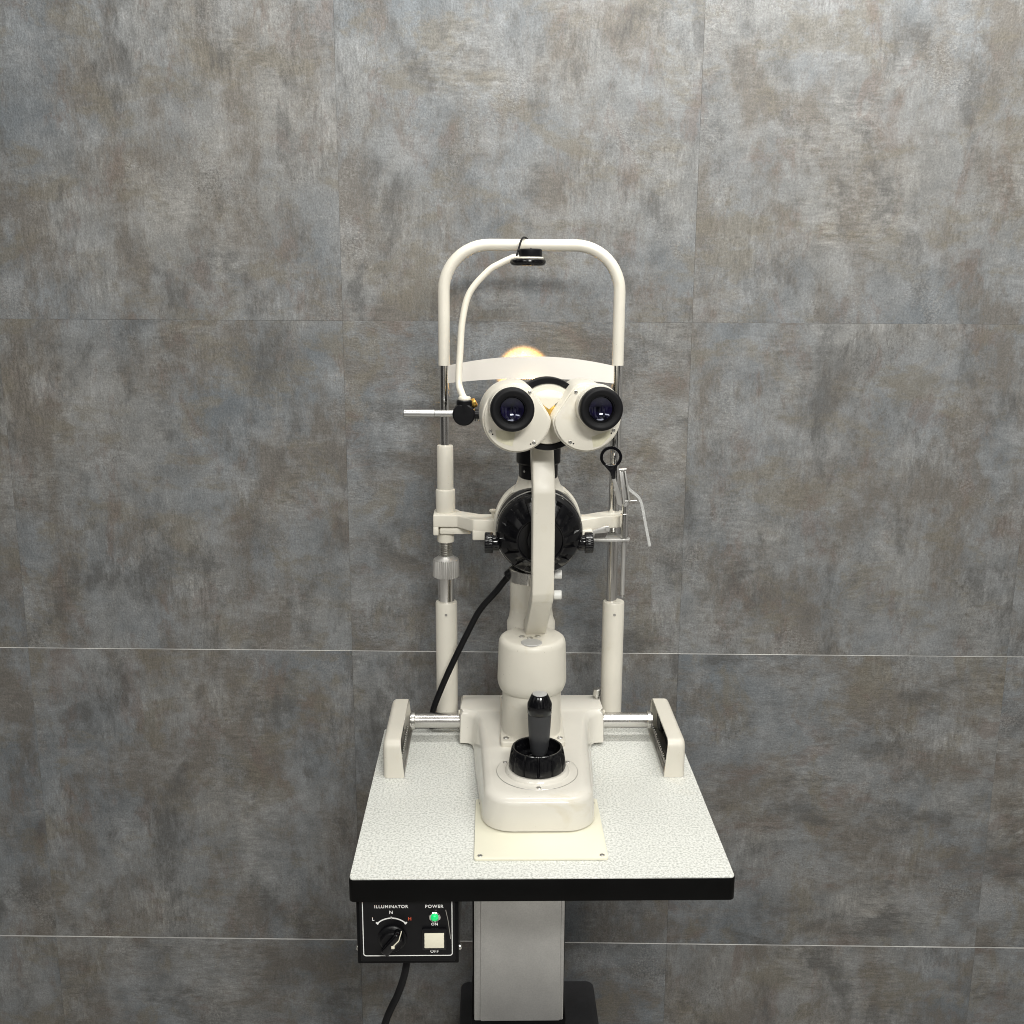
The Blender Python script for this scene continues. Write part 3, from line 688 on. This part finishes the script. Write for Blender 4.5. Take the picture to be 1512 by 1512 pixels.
# ------------------------------------------------------------------ chin and head rest
def build_chin_rest():
    t = thing('chin_rest_frame', (0, 0.48, -0.033), 'tall cream and chrome head rest frame with arched top tube and forehead band', 'head rest')
    Y = 0.4815; XL, XRp, XR = -0.1428, 0.1398, 0.1362
    for x in (XL, XRp):
        p = obj('post', lathe([(0.0175, -0.075), (0.0182, -0.0742), (0.0182, 0.2205), (0.0172, 0.2225), (0.0120, 0.2225)], (x, Y, 0), 'z', 48), 'cream', t)
        obj('screw', lathe([(0.0024, 0), (0.0022, 0.0012), (0.0012, 0.0012), (0.0010, 0.0004), (0, 0.0004)], (x, Y - 0.0178, 0.204), '-y', 16), 'dull_steel', p)
    obj('inner_tube', lathe([(0.0134, 0.2), (0.0136, 0.201), (0.0136, 0.276), (0.013, 0.2765)], (XL, Y, 0), 'z', 48), 'chrome', t)
    nut = lathe([(0.0170, 0.2655), (0.0205, 0.2660), (0.0222, 0.2680), (0.0222, 0.2935), (0.0208, 0.2965), (0.0150, 0.3000), (0.0120, 0.3030), (0.0100, 0.3030)], (XL, Y, 0), 'z', 180, lambda a, k: 1 - (0.085 * (0.5 + .5 * math.cos(a * 36)) if k in (2, 3) else 0))
    obj('height_nut', nut, 'knurl', t, sharp=28)
    th = []
    z = 0.299
    pr = [(0.0095, 0.296)]
    while z < 0.327: pr += [(0.0096, z), (0.0118, z + 0.0016), (0.0096, z + 0.0032)]; z += 0.0036
    pr += [(0.0095, 0.331)]
    obj('threaded_rod', lathe(pr, (XL, Y, 0), 'z', 48), 'steel', t)
    obj('sleeve', lathe([(0.0125, 0.3262), (0.0138, 0.3270), (0.0140, 0.329), (0.0140, 0.372), (0.0158, 0.3722), (0.0160, 0.374), (0.0160, 0.4135), (0.0150, 0.4155), (0.0134, 0.4160), (0.0134, 0.4865), (0.0126, 0.4885), (0.008, 0.4885)], (XL, Y, 0), 'z', 56), 'cream', t)
    obj('rod', cyl(0.0074, 0.16, (XL, Y, 0.478), 'z', 40, 0.0005), 'chrome', t)
    obj('rod', cyl(0.0089, 0.411, (XR, Y, 0.215), 'z', 40, 0.0005), 'chrome', t)
    # arched top tube
    pts = [(XL, 0.6180)]; rc = 0.072; zt = 0.8060
    pts += [(XL, 0.66), (XL, 0.70), (XL, zt - rc)]
    for i in range(1, 13): a = R(180 - 90 * i / 12); pts.append((XL + rc + rc * math.cos(a), zt - rc + rc * math.sin(a)))
    for i in range(1, 6): pts.append((XL + rc + (XR - XL - 2 * rc) * i / 6, zt))
    for i in range(0, 13): a = R(90 - 90 * i / 12); pts.append((XR - rc + rc * math.cos(a), zt - rc + rc * math.sin(a)))
    pts += [(XR, 0.70), (XR, 0.66), (XR, 0.6190)]
    obj('arch_tube', tube([(x, Y, z) for x, z in pts], 0.0094, 28), 'cream', t)
    # forehead band: bowed towards the examiner side, arched upwards
    bm = bmesh.new(); n = 40; rows = []
    for i in range(n + 1):
        u = i / n; x = XL + 0.006 + (XR - XL - 0.011) * u; k = 1 - (2 * u - 1) ** 2
        y = Y - 0.004 - 0.022 * k; zc = 0.6040 + 0.0134 * k
        hw = 0.0140 + 0.0034 * k
        tx = Vector((XR - XL, 0.022 * 4 * (2 * u - 1), 0)).normalized(); nn = Vector((tx.y, -tx.x, 0))
        off = nn * 0.0013
        c0 = Vector((x, y, zc))
        rows.append([bm.verts.new(c0 + off + Vector((0, 0, hw))), bm.verts.new(c0 - off + Vector((0, 0, hw))), bm.verts.new(c0 - off - Vector((0, 0, hw))), bm.verts.new(c0 + off - Vector((0, 0, hw)))])
    for a, b_ in zip(rows, rows[1:]):
        for k in range(4): bm.faces.new((a[k], a[(k + 1) % 4], b_[(k + 1) % 4], b_[k]))
    bm.faces.new(rows[0]); bm.faces.new(rows[-1]); bmesh.ops.recalc_face_normals(bm, faces=bm.faces)
    obj('forehead_band', bm, 'band', t)
    # chin bracket: bar bent towards the examiner, deeper in its middle
    plan = [(-0.1625, 0.4580), (-0.1225, 0.4560), (-0.0960, 0.4230), (0.0740, 0.4200), (0.1160, 0.4470), (0.1470, 0.4570), (0.1540, 0.4640), (0.1540, 0.4960), (0.1300, 0.4960), (0.0850, 0.4650), (-0.0850, 0.4670), (-0.1180, 0.4900), (-0.1250, 0.5040), (-0.1625, 0.5040)]
    br = prism(plan, 0.3560, 0.3770, 'xy', 0.0022, 3, 25)
    mid = prism([(-0.0975, 0.4226), (0.0960, 0.4226), (0.0960, 0.4560), (-0.0975, 0.4560)], 0.3430, 0.3600, 'xy', 0.0022, 3, 25)
    lug = box(-0.1625, -0.1535, 0.4582, 0.5038, 0.3420, 0.3580, 0.002)
    obj('chin_bracket', [br, mid, lug], 'cream', t)
    obj('bracket_clip', box(-0.1520, -0.1000, 0.4600, 0.4850, 0.3435, 0.3545, 0.003), 'cream', t)
    obj('paper_pin', lathe([(0.0024, 0.374), (0.0024, 0.3825), (0.0030, 0.3850), (0.0056, 0.3872), (0.0060, 0.3888), (0.0050, 0.3904), (0.0, 0.3910)], (-0.0645, 0.4400, 0), 'z', 28), 'cream_plastic', t)
    cup = lathe([(0.020, 0.3768), (0.024, 0.379), (0.031, 0.386), (0.034, 0.391), (0.032, 0.392), (0.022, 0.384), (0.0, 0.381)], (0.004, 0.452, 0), 'z', 48)
    obj('chin_cup', cup, 'cream_plastic', t)
build_chin_rest()

# ------------------------------------------------------------------ fixation lamp on its bendable arm
def build_fixation():
    t = thing('fixation_lamp', (-0.1095, 0.40, 0.527), 'small black fixation lamp on a thin cream bent arm below the arched tube', 'lamp')
    jx, jy, jz = -0.1095, 0.400, 0.5500
    jt = lathe([(0.0115, -0.0122), (0.0150, -0.0120), (0.0168, -0.0105), (0.0176, -0.006), (0.0176, 0.006), (0.0168, 0.0105), (0.0150, 0.0120), (0.0, 0.0124)], (jx, jy, jz), '-y', 48)
    neck = lathe([(0.0125, 0.0), (0.0125, 0.0205), (0.0110, 0.0220), (0.0, 0.0220)], (jx + 0.001, jy, jz), 'z', 32)
    j = obj('joint', [jt, neck], 'black', t)
    obj('warm_spot_knob', lathe([(0.0070, 0), (0.0075, 0.001), (0.0075, 0.006), (0.0062, 0.0075), (0.0, 0.0078)], (jx + 0.0120, jy + 0.004, jz + 0.0150), Matrix.Rotation(R(60), 4, 'Y'), 28), 'brass', j)  # knob added, its brass colour stands in for a warm bright spot
    r = obj('support_rod', cyl(0.0073, 0.078, (jx + 0.013, jy, jz), 'x', 32, 0.0006), 'black', t)
    obj('set_screw', lathe([(0.0030, 0), (0.0030, 0.004), (0.0, 0.0045)], (jx + 0.0195, jy, jz - 0.0068), Matrix.Rotation(PI, 4, 'X'), 16), 'steel', r)
    obj('handle', [cyl(0.0062, 0.048, (-0.2025, jy, jz + 0.0010), 'x', 32, 0.0008), cyl(0.0054, 0.034, (-0.1550, jy, jz + 0.0010), 'x', 32, 0.0003)], 'rod_alu', t, 'aluminium end of the cross rod')
    path = cr([(jx + 0.0005, jy, jz + 0.024), (-0.1135, 0.405, 0.5830), (-0.1175, 0.412, 0.6000), (-0.1150, 0.418, 0.6500), (-0.1115, 0.421, 0.6920), (-0.1005, 0.424, 0.7330), (-0.0730, 0.425, 0.7650), (-0.0540, 0.425, 0.7770), (-0.0345, 0.425, 0.7860)], 8)
    arm = obj('flexible_arm', [tube(path, [0.0054 - 0.0006 * i / len(path) for i in range(len(path))], 18), lathe([(0.0090, 0.0), (0.0096, 0.001), (0.0096, 0.0045), (0.0086, 0.006), (0.006, 0.0065)], (jx + 0.001, jy, jz + 0.0208), 'z', 32)], 'cream_plastic', t)
    hx, hy, hz = -0.0080, 0.4250, 0.7790
    obj('lamp_cap', lathe([(0.0175, 0.008), (0.0178, 0.009), (0.0178, 0.0185), (0.0165, 0.0198), (0.0140, 0.0202), (0.0, 0.0204)], (hx, hy, hz), 'z', 48), 'black', t)
    obj('lamp_flange', [lathe([(0.0210, 0.0050), (0.0226, 0.0056), (0.0226, 0.0068), (0.0205, 0.0080), (0.0, 0.0080)], (hx - 0.002, hy, hz), 'z', 48), tube(cr([(-0.0370, 0.425, 0.7850), (-0.0315, 0.425, 0.7865), (-0.0250, 0.425, 0.7855)], 4), 0.0050, 14)], 'cream_plastic', t)
    obj('lens_rim', lathe([(0.0, -0.0052), (0.0220, -0.0050), (0.0250, -0.0040), (0.0272, -0.0010), (0.0274, 0.0015), (0.0264, 0.0040), (0.0235, 0.0052), (0.0, 0.0053)], (hx - 0.0035, hy, hz), 'z', 56), 'black_gloss', t)
    wire = cr([(-0.0290, 0.4200, 0.7885), (-0.0245, 0.4340, 0.8030), (-0.0200, 0.4590, 0.8145), (-0.0140, 0.4815, 0.8172), (-0.0060, 0.4920, 0.8105), (-0.0020, 0.4935, 0.8020), (-0.0035, 0.4840, 0.7945), (-0.0060, 0.4500, 0.7940), (-0.0070, 0.4330, 0.7990)], 8)
    obj('wire', tube(wire, 0.00155, 10), 'rubber', t)
build_fixation()

# ------------------------------------------------------------------ lens holder on the right post
def build_lens_holder():
    t = thing('lens_holder', (0.137, 0.44, 0.24), 'steel lens holder with black ring clamped beside the right chrome rod', 'lens holder')
    Yh = 0.435
    cx, cz, r = 0.1238, 0.4775, 0.0142
    def TR(pts, y0, y1, bev=0.0006): return prism(pts, y0, y1, 'xz', bev, 2, 35)
    # teardrop ring: round eye, tapering to a short stem
    outer = []; inner = []
    for i in range(40):
        a = R(-52 + (284) * i / 39); outer.append((cx + (r + 0.0035) * math.cos(a), cz + (r + 0.0035) * 0.97 * math.sin(a)))
    n = len(outer)
    bm = bmesh.new()
    def loop(pts, y): return [bm.verts.new((x, y, z)) for x, z in pts]
    inn = [(cx + r * 0.93 * math.cos(R(-52 + 284 * i / 39)), cz + r * 0.90 * math.sin(R(-52 + 284 * i / 39))) for i in range(40)]
    of, ob_, nf, nb_ = loop(outer, Yh - .003), loop(outer, Yh + .003), loop(inn, Yh - .003), loop(inn, Yh + .003)
    for k in range(39):
        bm.faces.new((of[k], of[k + 1], nf[k + 1], nf[k])); bm.faces.new((ob_[k + 1], ob_[k], nb_[k], nb_[k + 1]))
        bm.faces.new((of[k + 1], of[k], ob_[k], ob_[k + 1])); bm.faces.new((nf[k], nf[k + 1], nb_[k + 1], nb_[k]))
    for k in (0, 39): bm.faces.new((of[k], nf[k], nb_[k], ob_[k]))
    bmesh.ops.recalc_face_normals(bm, faces=bm.faces)
    stem = TR([outer[-1], (cx - 0.0118, cz - 0.0100), (cx - 0.004, cz - 0.0128), (cx + 0.005, cz - 0.0126), (cx + 0.0122, cz - 0.0095), outer[0], (0.1315, 0.4530), (0.1310, 0.4420), (0.1262, 0.4420), (0.1235, 0.4520)], Yh - 0.0027, Yh + 0.0027, 0.0006)
    obj('lens_ring', [bm, stem], 'black_gloss', t)
    tl = lambda pts, y0, y1: TR(pts, y0, y1, 0.0005)
    # leaning link plates
    obj('link_plate', [tl([(0.1245, 0.4470), (0.1315, 0.4440), (0.1465, 0.4000), (0.1435, 0.3960), (0.1360, 0.4010), (0.1262, 0.4420)], Yh - 0.0010, Yh + 0.0010),
                       tube([(0.1315, Yh - .002, 0.4240), (0.1315, Yh + .001, 0.4240)], 0.0022, 12)], 'plate_steel', t)
    ch = [tl([(0.1370, 0.4550), (0.1398, 0.4560), (0.1482, 0.4010), (0.1450, 0.4010)], Yh - 0.006, Yh + 0.004),
          tl([(0.1452, 0.4560), (0.1478, 0.4550), (0.1565, 0.4060), (0.1535, 0.4050)], Yh - 0.006, Yh + 0.004),
          tl([(0.1400, 0.4545), (0.1452, 0.4545), (0.1535, 0.4060), (0.1485, 0.4020)], Yh + 0.0015, Yh + 0.004),
          tube([(0.1365, Yh - .003, 0.4572), (0.1485, Yh - .003, 0.4580)], 0.0021, 12), tube([(0.147, Yh - .004, 0.4060), (0.1670, Yh - .004, 0.4068)], 0.0012, 10)]
    obj('link_channel', ch, 'plate_steel', t)
    obj('pivot_pin', [cyl(0.0042, 0.0060, (0.1505, Yh, 0.3990), 'z', 24, .0005), tube([(0.148, Yh - .006, 0.400), (0.148, Yh + .006, 0.400)], 0.0028, 12)], 'plate_steel', t)
    obj('tube', [lathe([(0.0052, 0.3450), (0.0064, 0.3456), (0.0064, 0.3840), (0.0054, 0.3848), (0.0048, 0.3850), (0.0048, 0.4000), (0.0042, 0.4005)], (0.1480, Yh, 0), 'z', 32)], 'chrome', t)
    obj('hanging_rod', lathe([(0.0, 0.2432), (0.0016, 0.2435), (0.0018, 0.2475), (0.0034, 0.2480), (0.0036, 0.2490), (0.0036, 0.3450)], (0.1482, Yh, 0), 'z', 24), 'plate_steel', t)
    # clamp arm below the chin bracket
    pl = prism([(0.0930, 0.4270), (0.1280, 0.4240), (0.1560, 0.4260), (0.1580, 0.4300), (0.1580, 0.4440), (0.1480, 0.4480), (0.1400, 0.4700), (0.1250, 0.4700), (0.1180, 0.4380), (0.0930, 0.4340)], 0.3405, 0.3440, 'xy', 0.0006, 2)
    obj('clamp_arm', [pl, cyl(0.0040, 0.0085, (0.0955, 0.4300, 0.3375), 'z', 24, .0006)], 'plate_steel', t)
    obj('clamp_bracket', [prism([(0.0925, 0.3450), (0.0930, 0.3570), (0.1170, 0.3660), (0.1235, 0.3660), (0.1235, 0.3560), (0.1120, 0.3540), (0.1000, 0.3535), (0.0985, 0.3450)], 0.4265, 0.4300, 'xz', 0.0008, 2), cyl(0.0040, 0.003, (0.1200, 0.4262, 0.3620), '-y', 20, .0006)], 'plate_steel', t)
    # clear bent strip
    path = cr([(0.1500, 0.4330), (0.1530, 0.4265), (0.1620, 0.4190), (0.1705, 0.4110), (0.1760, 0.3970), (0.1830, 0.3640), (0.1905, 0.3310)], 6)
    path = [Vector((p.x, p.y)) for p in [Vector((a[0], a[1], 0)) for a in path]]
    obj('acrylic_strip', prism(ribbon(path, 0.0046), Yh - 0.004, Yh - 0.001, 'xz', 0.0003, 1, 50), 'acrylic', t)
build_lens_holder()

# ------------------------------------------------------------------ control box under the table
def text_bm(body, size, x, z, y, bold=0.0, align='CENTER', sx=1.0):
    cu = bpy.data.curves.new('txt', 'FONT'); cu.body = body; cu.size = size; cu.align_x = align; cu.align_y = 'CENTER'
    cu.extrude = 0.00015; cu.offset = bold; cu.space_character = 1.16
    o = bpy.data.objects.new('txt', cu); C.objects.link(o)
    bpy.context.view_layer.update()
    dg = bpy.context.evaluated_depsgraph_get(); me = bpy.data.meshes.new_from_object(o.evaluated_get(dg))
    bpy.data.objects.remove(o); bpy.data.curves.remove(cu)
    bm = bmesh.new(); bm.from_mesh(me); bpy.data.meshes.remove(me)
    xf(bm, Matrix.Translation((x, y, z)) @ Matrix.Rotation(PI / 2, 4, 'X') @ Matrix.Diagonal((sx, 1, 1, 1)))
    return bm

def build_box():
    t = thing('control_box', (-0.176, 0.08, -0.133), 'black illuminator control box with dial and switch hanging under the table edge', 'control box')
    F = 0.014
    ca = obj('case', box(-0.2435, -0.1095, F, 0.16, -0.1335, -0.0340, 0.0016), 'black_metal', t)
    for s, x in ((1, -0.1095), (-1, -0.2435)):
        ax = AX['x'] if s > 0 else Matrix.Rotation(-PI / 2, 4, 'Y')
        obj('side_screw', lathe([(0.0048, 0), (0.0046, 0.0018), (0.0030, 0.0034), (0.0, 0.0040)], (x, F + 0.016, -0.1195), ax, 20), 'steel', ca)
    fp = obj('face_plate', prism(rrect(-0.2390, -0.1140, -0.1290, -0.0345, 0.002), F - 0.0014, F - 0.0002, 'xz', 0.0003, 1, 60), 'black', t)
    Yt = F - 0.0016
    # white frame line, open at the top where it runs up behind the table edge
    x0, x1, z0_, z1_ = -0.2350, -0.1180, -0.1205, -0.0355; rr = 0.0035; pth = [(x0, z1_), (x0, z0_ + rr)]
    for i in range(1, 7): a = R(180 + 90 * i / 6); pth.append((x0 + rr + rr * math.cos(a), z0_ + rr + rr * math.sin(a)))
    for i in range(0, 7): a = R(270 + 90 * i / 6); pth.append((x1 - rr + rr * math.cos(a), z0_ + rr + rr * math.sin(a)))
    pth.append((x1, z1_))
    fr = prism(ribbon(pth, 0.0011), Yt - 0.0002, Yt + 0.0002, 'xz', 0)
    arc = [(-0.1975 + 0.0262 * math.cos(R(a)), -0.0910 + 0.0262 * math.sin(R(a))) for a in range(44, 137, 4)]
    ar = prism(ribbon(arc, 0.0016), Yt - 0.0002, Yt + 0.0002, 'xz', 0)
    tick = box(-0.1984, -0.1966, Yt - .0002, Yt + .0002, -0.0660, -0.0628, 0)
    ends = []
    for a in (45, 135):
        px, pz = -0.1975 + 0.0265 * math.cos(R(a)), -0.0910 + 0.0265 * math.sin(R(a)); b_ = box(-0.0019, 0.0019, Yt - .0003, Yt + .0001, -0.0011, 0.0011, 0)
        ends.append(xf(b_, Matrix.Translation((px, 0, pz)) @ Matrix.Rotation(-R(a), 4, 'Y')))
    obj('printed_line', [fr, ar, tick] + ends, 'paint_white', fp)
    for wd, sz, lx_, lz_ in (('ILLUMINATOR', 0.0061, -0.1975, -0.0482), ('N', 0.0066, -0.1978, -0.0566), ('L', 0.0064, -0.2215, -0.0664), ('POWER', 0.0063, -0.1412, -0.0482), ('ON', 0.0054, -0.1410, -0.0742), ('OFF', 0.0058, -0.1416, -0.1145)):
        obj('lettering', text_bm(wd, sz, lx_, lz_, Yt, 0.00010), 'paint_white', fp)
    obj('lettering', text_bm('H', 0.0064, -0.1735, -0.0662, Yt, 0.00014), 'paint_red', fp, 'red letter H')
    # dial: skirt, barrel and bar grip pointing to the upper right
    dx, dz = -0.1965, -0.0935
    d = obj('dial', [lathe([(0.0185, 0), (0.0190, 0.001), (0.0186, 0.0030), (0.0160, 0.0045), (0.0145, 0.0080), (0.0142, 0.0120), (0.0132, 0.0130), (0, 0.0130)], (dx, F - 0.0014, dz), '-y', 64)], 'black', t)
    gb = box(-0.0160, 0.0180, -0.0205 - 0.0, -0.004, -0.0062, 0.0062, 0.0028, 3)
    xf(gb, Matrix.Translation((dx, F - 0.0014, dz)) @ Matrix.Rotation(R(-52), 4, 'Y'))
    obj('grip', gb, 'black_gloss', d)
    ln = prism(ribbon([(0.0138, 0.0215), (0.0102, 0.0085), (0.0030, 0.0005)], 0.0011), F - 0.0240, F - 0.0220, 'xz', 0)
    obj('pointer', [xf(ln, Matrix.Translation((dx, 0.0, dz + 0.0015))), xf(box(-0.0022, 0.0022, F - 0.0240, F - 0.0222, -0.0018, 0.0018, 0.0005), Matrix.Translation((dx - 0.001 + 0.0035, 0, dz)))], 'button', d)
    # pilot lamp
    lx, lz = -0.1408, -0.0628
    pb = obj('power_lamp', lathe([(0.0076, 0), (0.0080, 0.0008), (0.0078, 0.0024), (0.0066, 0.0034), (0.0054, 0.0030), (0.0052, 0.001), (0, 0.001)], (lx, F - 0.0014, lz), '-y', 40), 'chrome', t)
    dm = [(0.0050 * math.cos(R(a)), 0.0015 + 0.0045 * math.sin(R(a))) for a in range(0, 91, 15)]; dm[-1] = (0, dm[-1][1])
    obj('lens', lathe(dm, (lx, F - 0.0014, lz), '-y', 32), 'green', pb)
    # rocker switch
    sw_ = obj('power_switch', [prism(rrect(-0.1576, -0.1252, -0.1104, -0.0788, 0.002), F - 0.0052, F - 0.0012, 'xz', 0.0008, 2, 50)], 'black_gloss', t)
    bm = box(-0.1543, -0.1284, F - 0.0085, F - 0.0050, -0.1052, -0.0848, 0.0008)
    for v in bm.verts:
        if v.co.y < F - 0.0065: v.co.y += 0.0026 * (v.co.z + 0.1052) / 0.0204
    obj('rocker', bm, 'button', sw_)
    obj('pale_line', prism(ribbon([(-0.1262, -0.0532), (-0.1230, -0.0700), (-0.1200, -0.0960)], 0.0008), Yt - 0.0001, Yt + 0.0002, 'xz', 0), 'dull_steel', fp)  # thin pale line down the right side of the face plate
build_box()

# ------------------------------------------------------------------ cords
def cord(name, label, base, pts, r, sub=8):
    t = thing(name, base, label, 'cord')
    obj('cable', tube(cr(pts, sub), r, 16), 'rubber', t); return t
lc = cord('lamp_cord', 'thick black cord running from the lamp drum down past the left post', (-0.165, 0.44, -0.5),
     [(-0.018, 0.372, 0.318), (-0.0265, 0.3900, 0.3045), (-0.0430, 0.4080, 0.2830), (-0.0590, 0.4180, 0.2590), (-0.0855, 0.4260, 0.2250), (-0.1065, 0.4300, 0.1835), (-0.1345, 0.4330, 0.1230), (-0.1530, 0.4400, 0.0770), (-0.1655, 0.4480, 0.0400), (-0.1685, 0.4600, 0.0130), (-0.1690, 0.4740, -0.0100), (-0.1700, 0.4770, -0.0500), (-0.1710, 0.40, -0.075), (-0.1760, 0.30, -0.070), (-0.1780, 0.20, -0.080), (-0.178, 0.158, -0.080)], 0.0051)
obj('plug', [lathe([(0.0085, 0), (0.0090, 0.001), (0.0078, 0.022), (0.0060, 0.024)], (-0.0243, 0.3840, 0.3085), Matrix.Rotation(R(-128), 4, 'Y'), 24)], 'black', lc)
obj('strain_relief', lathe([(0.0070, 0), (0.0074, 0.001), (0.0066, 0.014), (0.0058, 0.0145)], (-0.0180, 0.3725, 0.3175), Matrix.Rotation(R(-143), 4, 'Y'), 24), 'rubber', lc)
cord('power_cord', 'black mains cord hanging from the underside of the control box', (-0.25, 0.06, -TH),
     [(-0.1800, 0.062, -0.130), (-0.1815, 0.062, -0.155), (-0.1865, 0.061, -0.185), (-0.1960, 0.060, -0.2150), (-0.2160, 0.058, -0.2650), (-0.2500, 0.058, -0.40), (-0.270, 0.07, -0.62), (-0.275, 0.10, -0.78), (-0.285, 0.20, -0.794), (-0.300, 0.42, -0.794), (-0.33, 0.60, -0.794)], 0.0051)

# ------------------------------------------------------------------ light
w = bpy.data.worlds.new('World'); sc.world = w; w.use_nodes = True
nt = w.node_tree; bg = nt.nodes['Background']
tcw = nt.nodes.new('ShaderNodeTexCoord'); sx = nt.nodes.new('ShaderNodeSeparateXYZ'); nt.links.new(tcw.outputs['Generated'], sx.inputs[0])
rw = ramp(nt, [(0.0, (0.20, 0.19, 0.18)), (0.42, (0.30, 0.295, 0.285)), (0.58, (0.42, 0.415, 0.40)), (0.75, (0.50, 0.495, 0.48)), (1.0, (0.60, 0.595, 0.58))])
mr = nt.nodes.new('ShaderNodeMapRange'); mr.inputs[1].default_value = -1; mr.inputs[2].default_value = 1
nt.links.new(sx.outputs[2], mr.inputs[0]); nt.links.new(mr.outputs[0], rw.inputs[0])
# the unseen room: lighter and darker surfaces all round
nz = nt.nodes.new('ShaderNodeTexNoise'); nz.inputs['Scale'].default_value = 3.4; nz.inputs['Detail'].default_value = 2
mp = nt.nodes.new('ShaderNodeMapping'); mp.inputs['Scale'].default_value = (1.6, 1.6, 0.35)
nt.links.new(tcw.outputs['Generated'], mp.inputs[0]); nt.links.new(mp.outputs[0], nz.inputs['Vector'])
rn = ramp(nt, [(0.40, (0.10, 0.10, 0.10)), (0.47, (0.5, 0.5, 0.5)), (0.53, (0.8, 0.8, 0.79)), (0.57, (4.6, 4.5, 4.35))]); nt.links.new(nz.outputs['Fac'], rn.inputs[0])
nt.links.new(mix(nt, rw.outputs[0], rn.outputs[0], 1.0, 'MULTIPLY'), bg.inputs[0])
for n_ in nt.nodes:
    if n_.type == 'MIX': n_.clamp_result = False
bg.inputs[1].default_value = 0.27

def area(name, loc, target, sx_, sy_, power, col=(1, 0.985, 0.94)):
    l = bpy.data.lights.new(name, 'AREA'); l.shape = 'RECTANGLE'; l.size = sx_; l.size_y = sy_; l.energy = power; l.color = col
    o = bpy.data.objects.new(name, l); C.objects.link(o); o.location = Vector(loc) + Vector((0, 0, TH))
    d = Vector(target) - Vector(loc); o.rotation_euler = d.to_track_quat('-Z', 'Y').to_euler(); return o
area('ceiling_light', (0.42, 0.16, 1.80), (0.42, 0.66, 1.25), 1.8, 0.14, 26)
area('ceiling_light', (0.45, -0.60, 1.80), (0.30, -0.1, 0.0), 0.9, 0.25, 5)
area('ceiling_light', (0.45, -2.10, 1.75), (0.05, 0.2, 0.2), 0.8, 0.22, 50)
area('ceiling_light', (-1.0, -1.9, 1.75), (-0.2, 0.1, 0.1), 0.9, 0.25, 10)

sp = bpy.data.lights.new('slit_beam', 'SPOT'); sp.energy = 50.0; sp.color = (1.0, 0.50, 0.13); sp.spot_size = R(28.5); sp.spot_blend = 0.85; sp.shadow_soft_size = 0.003
so = bpy.data.objects.new('slit_beam', sp); C.objects.link(so); so.location = (-0.007, 0.449, 0.585 + TH)
d = Vector((-0.0100, 0.649, 0.5905)) - Vector((-0.007, 0.449, 0.585)); so.rotation_euler = d.to_track_quat('-Z', 'Y').to_euler()

sc.view_settings.view_transform = 'Standard'; sc.view_settings.look = 'None'
sc.view_settings.exposure = 0.08; sc.view_settings.gamma = 1; sc.view_settings.use_curve_mapping = False
sc.render.engine = 'CYCLES'; sc.cycles.use_denoising = True
sc.cycles.max_bounces = 8; sc.cycles.filter_width = 1.0
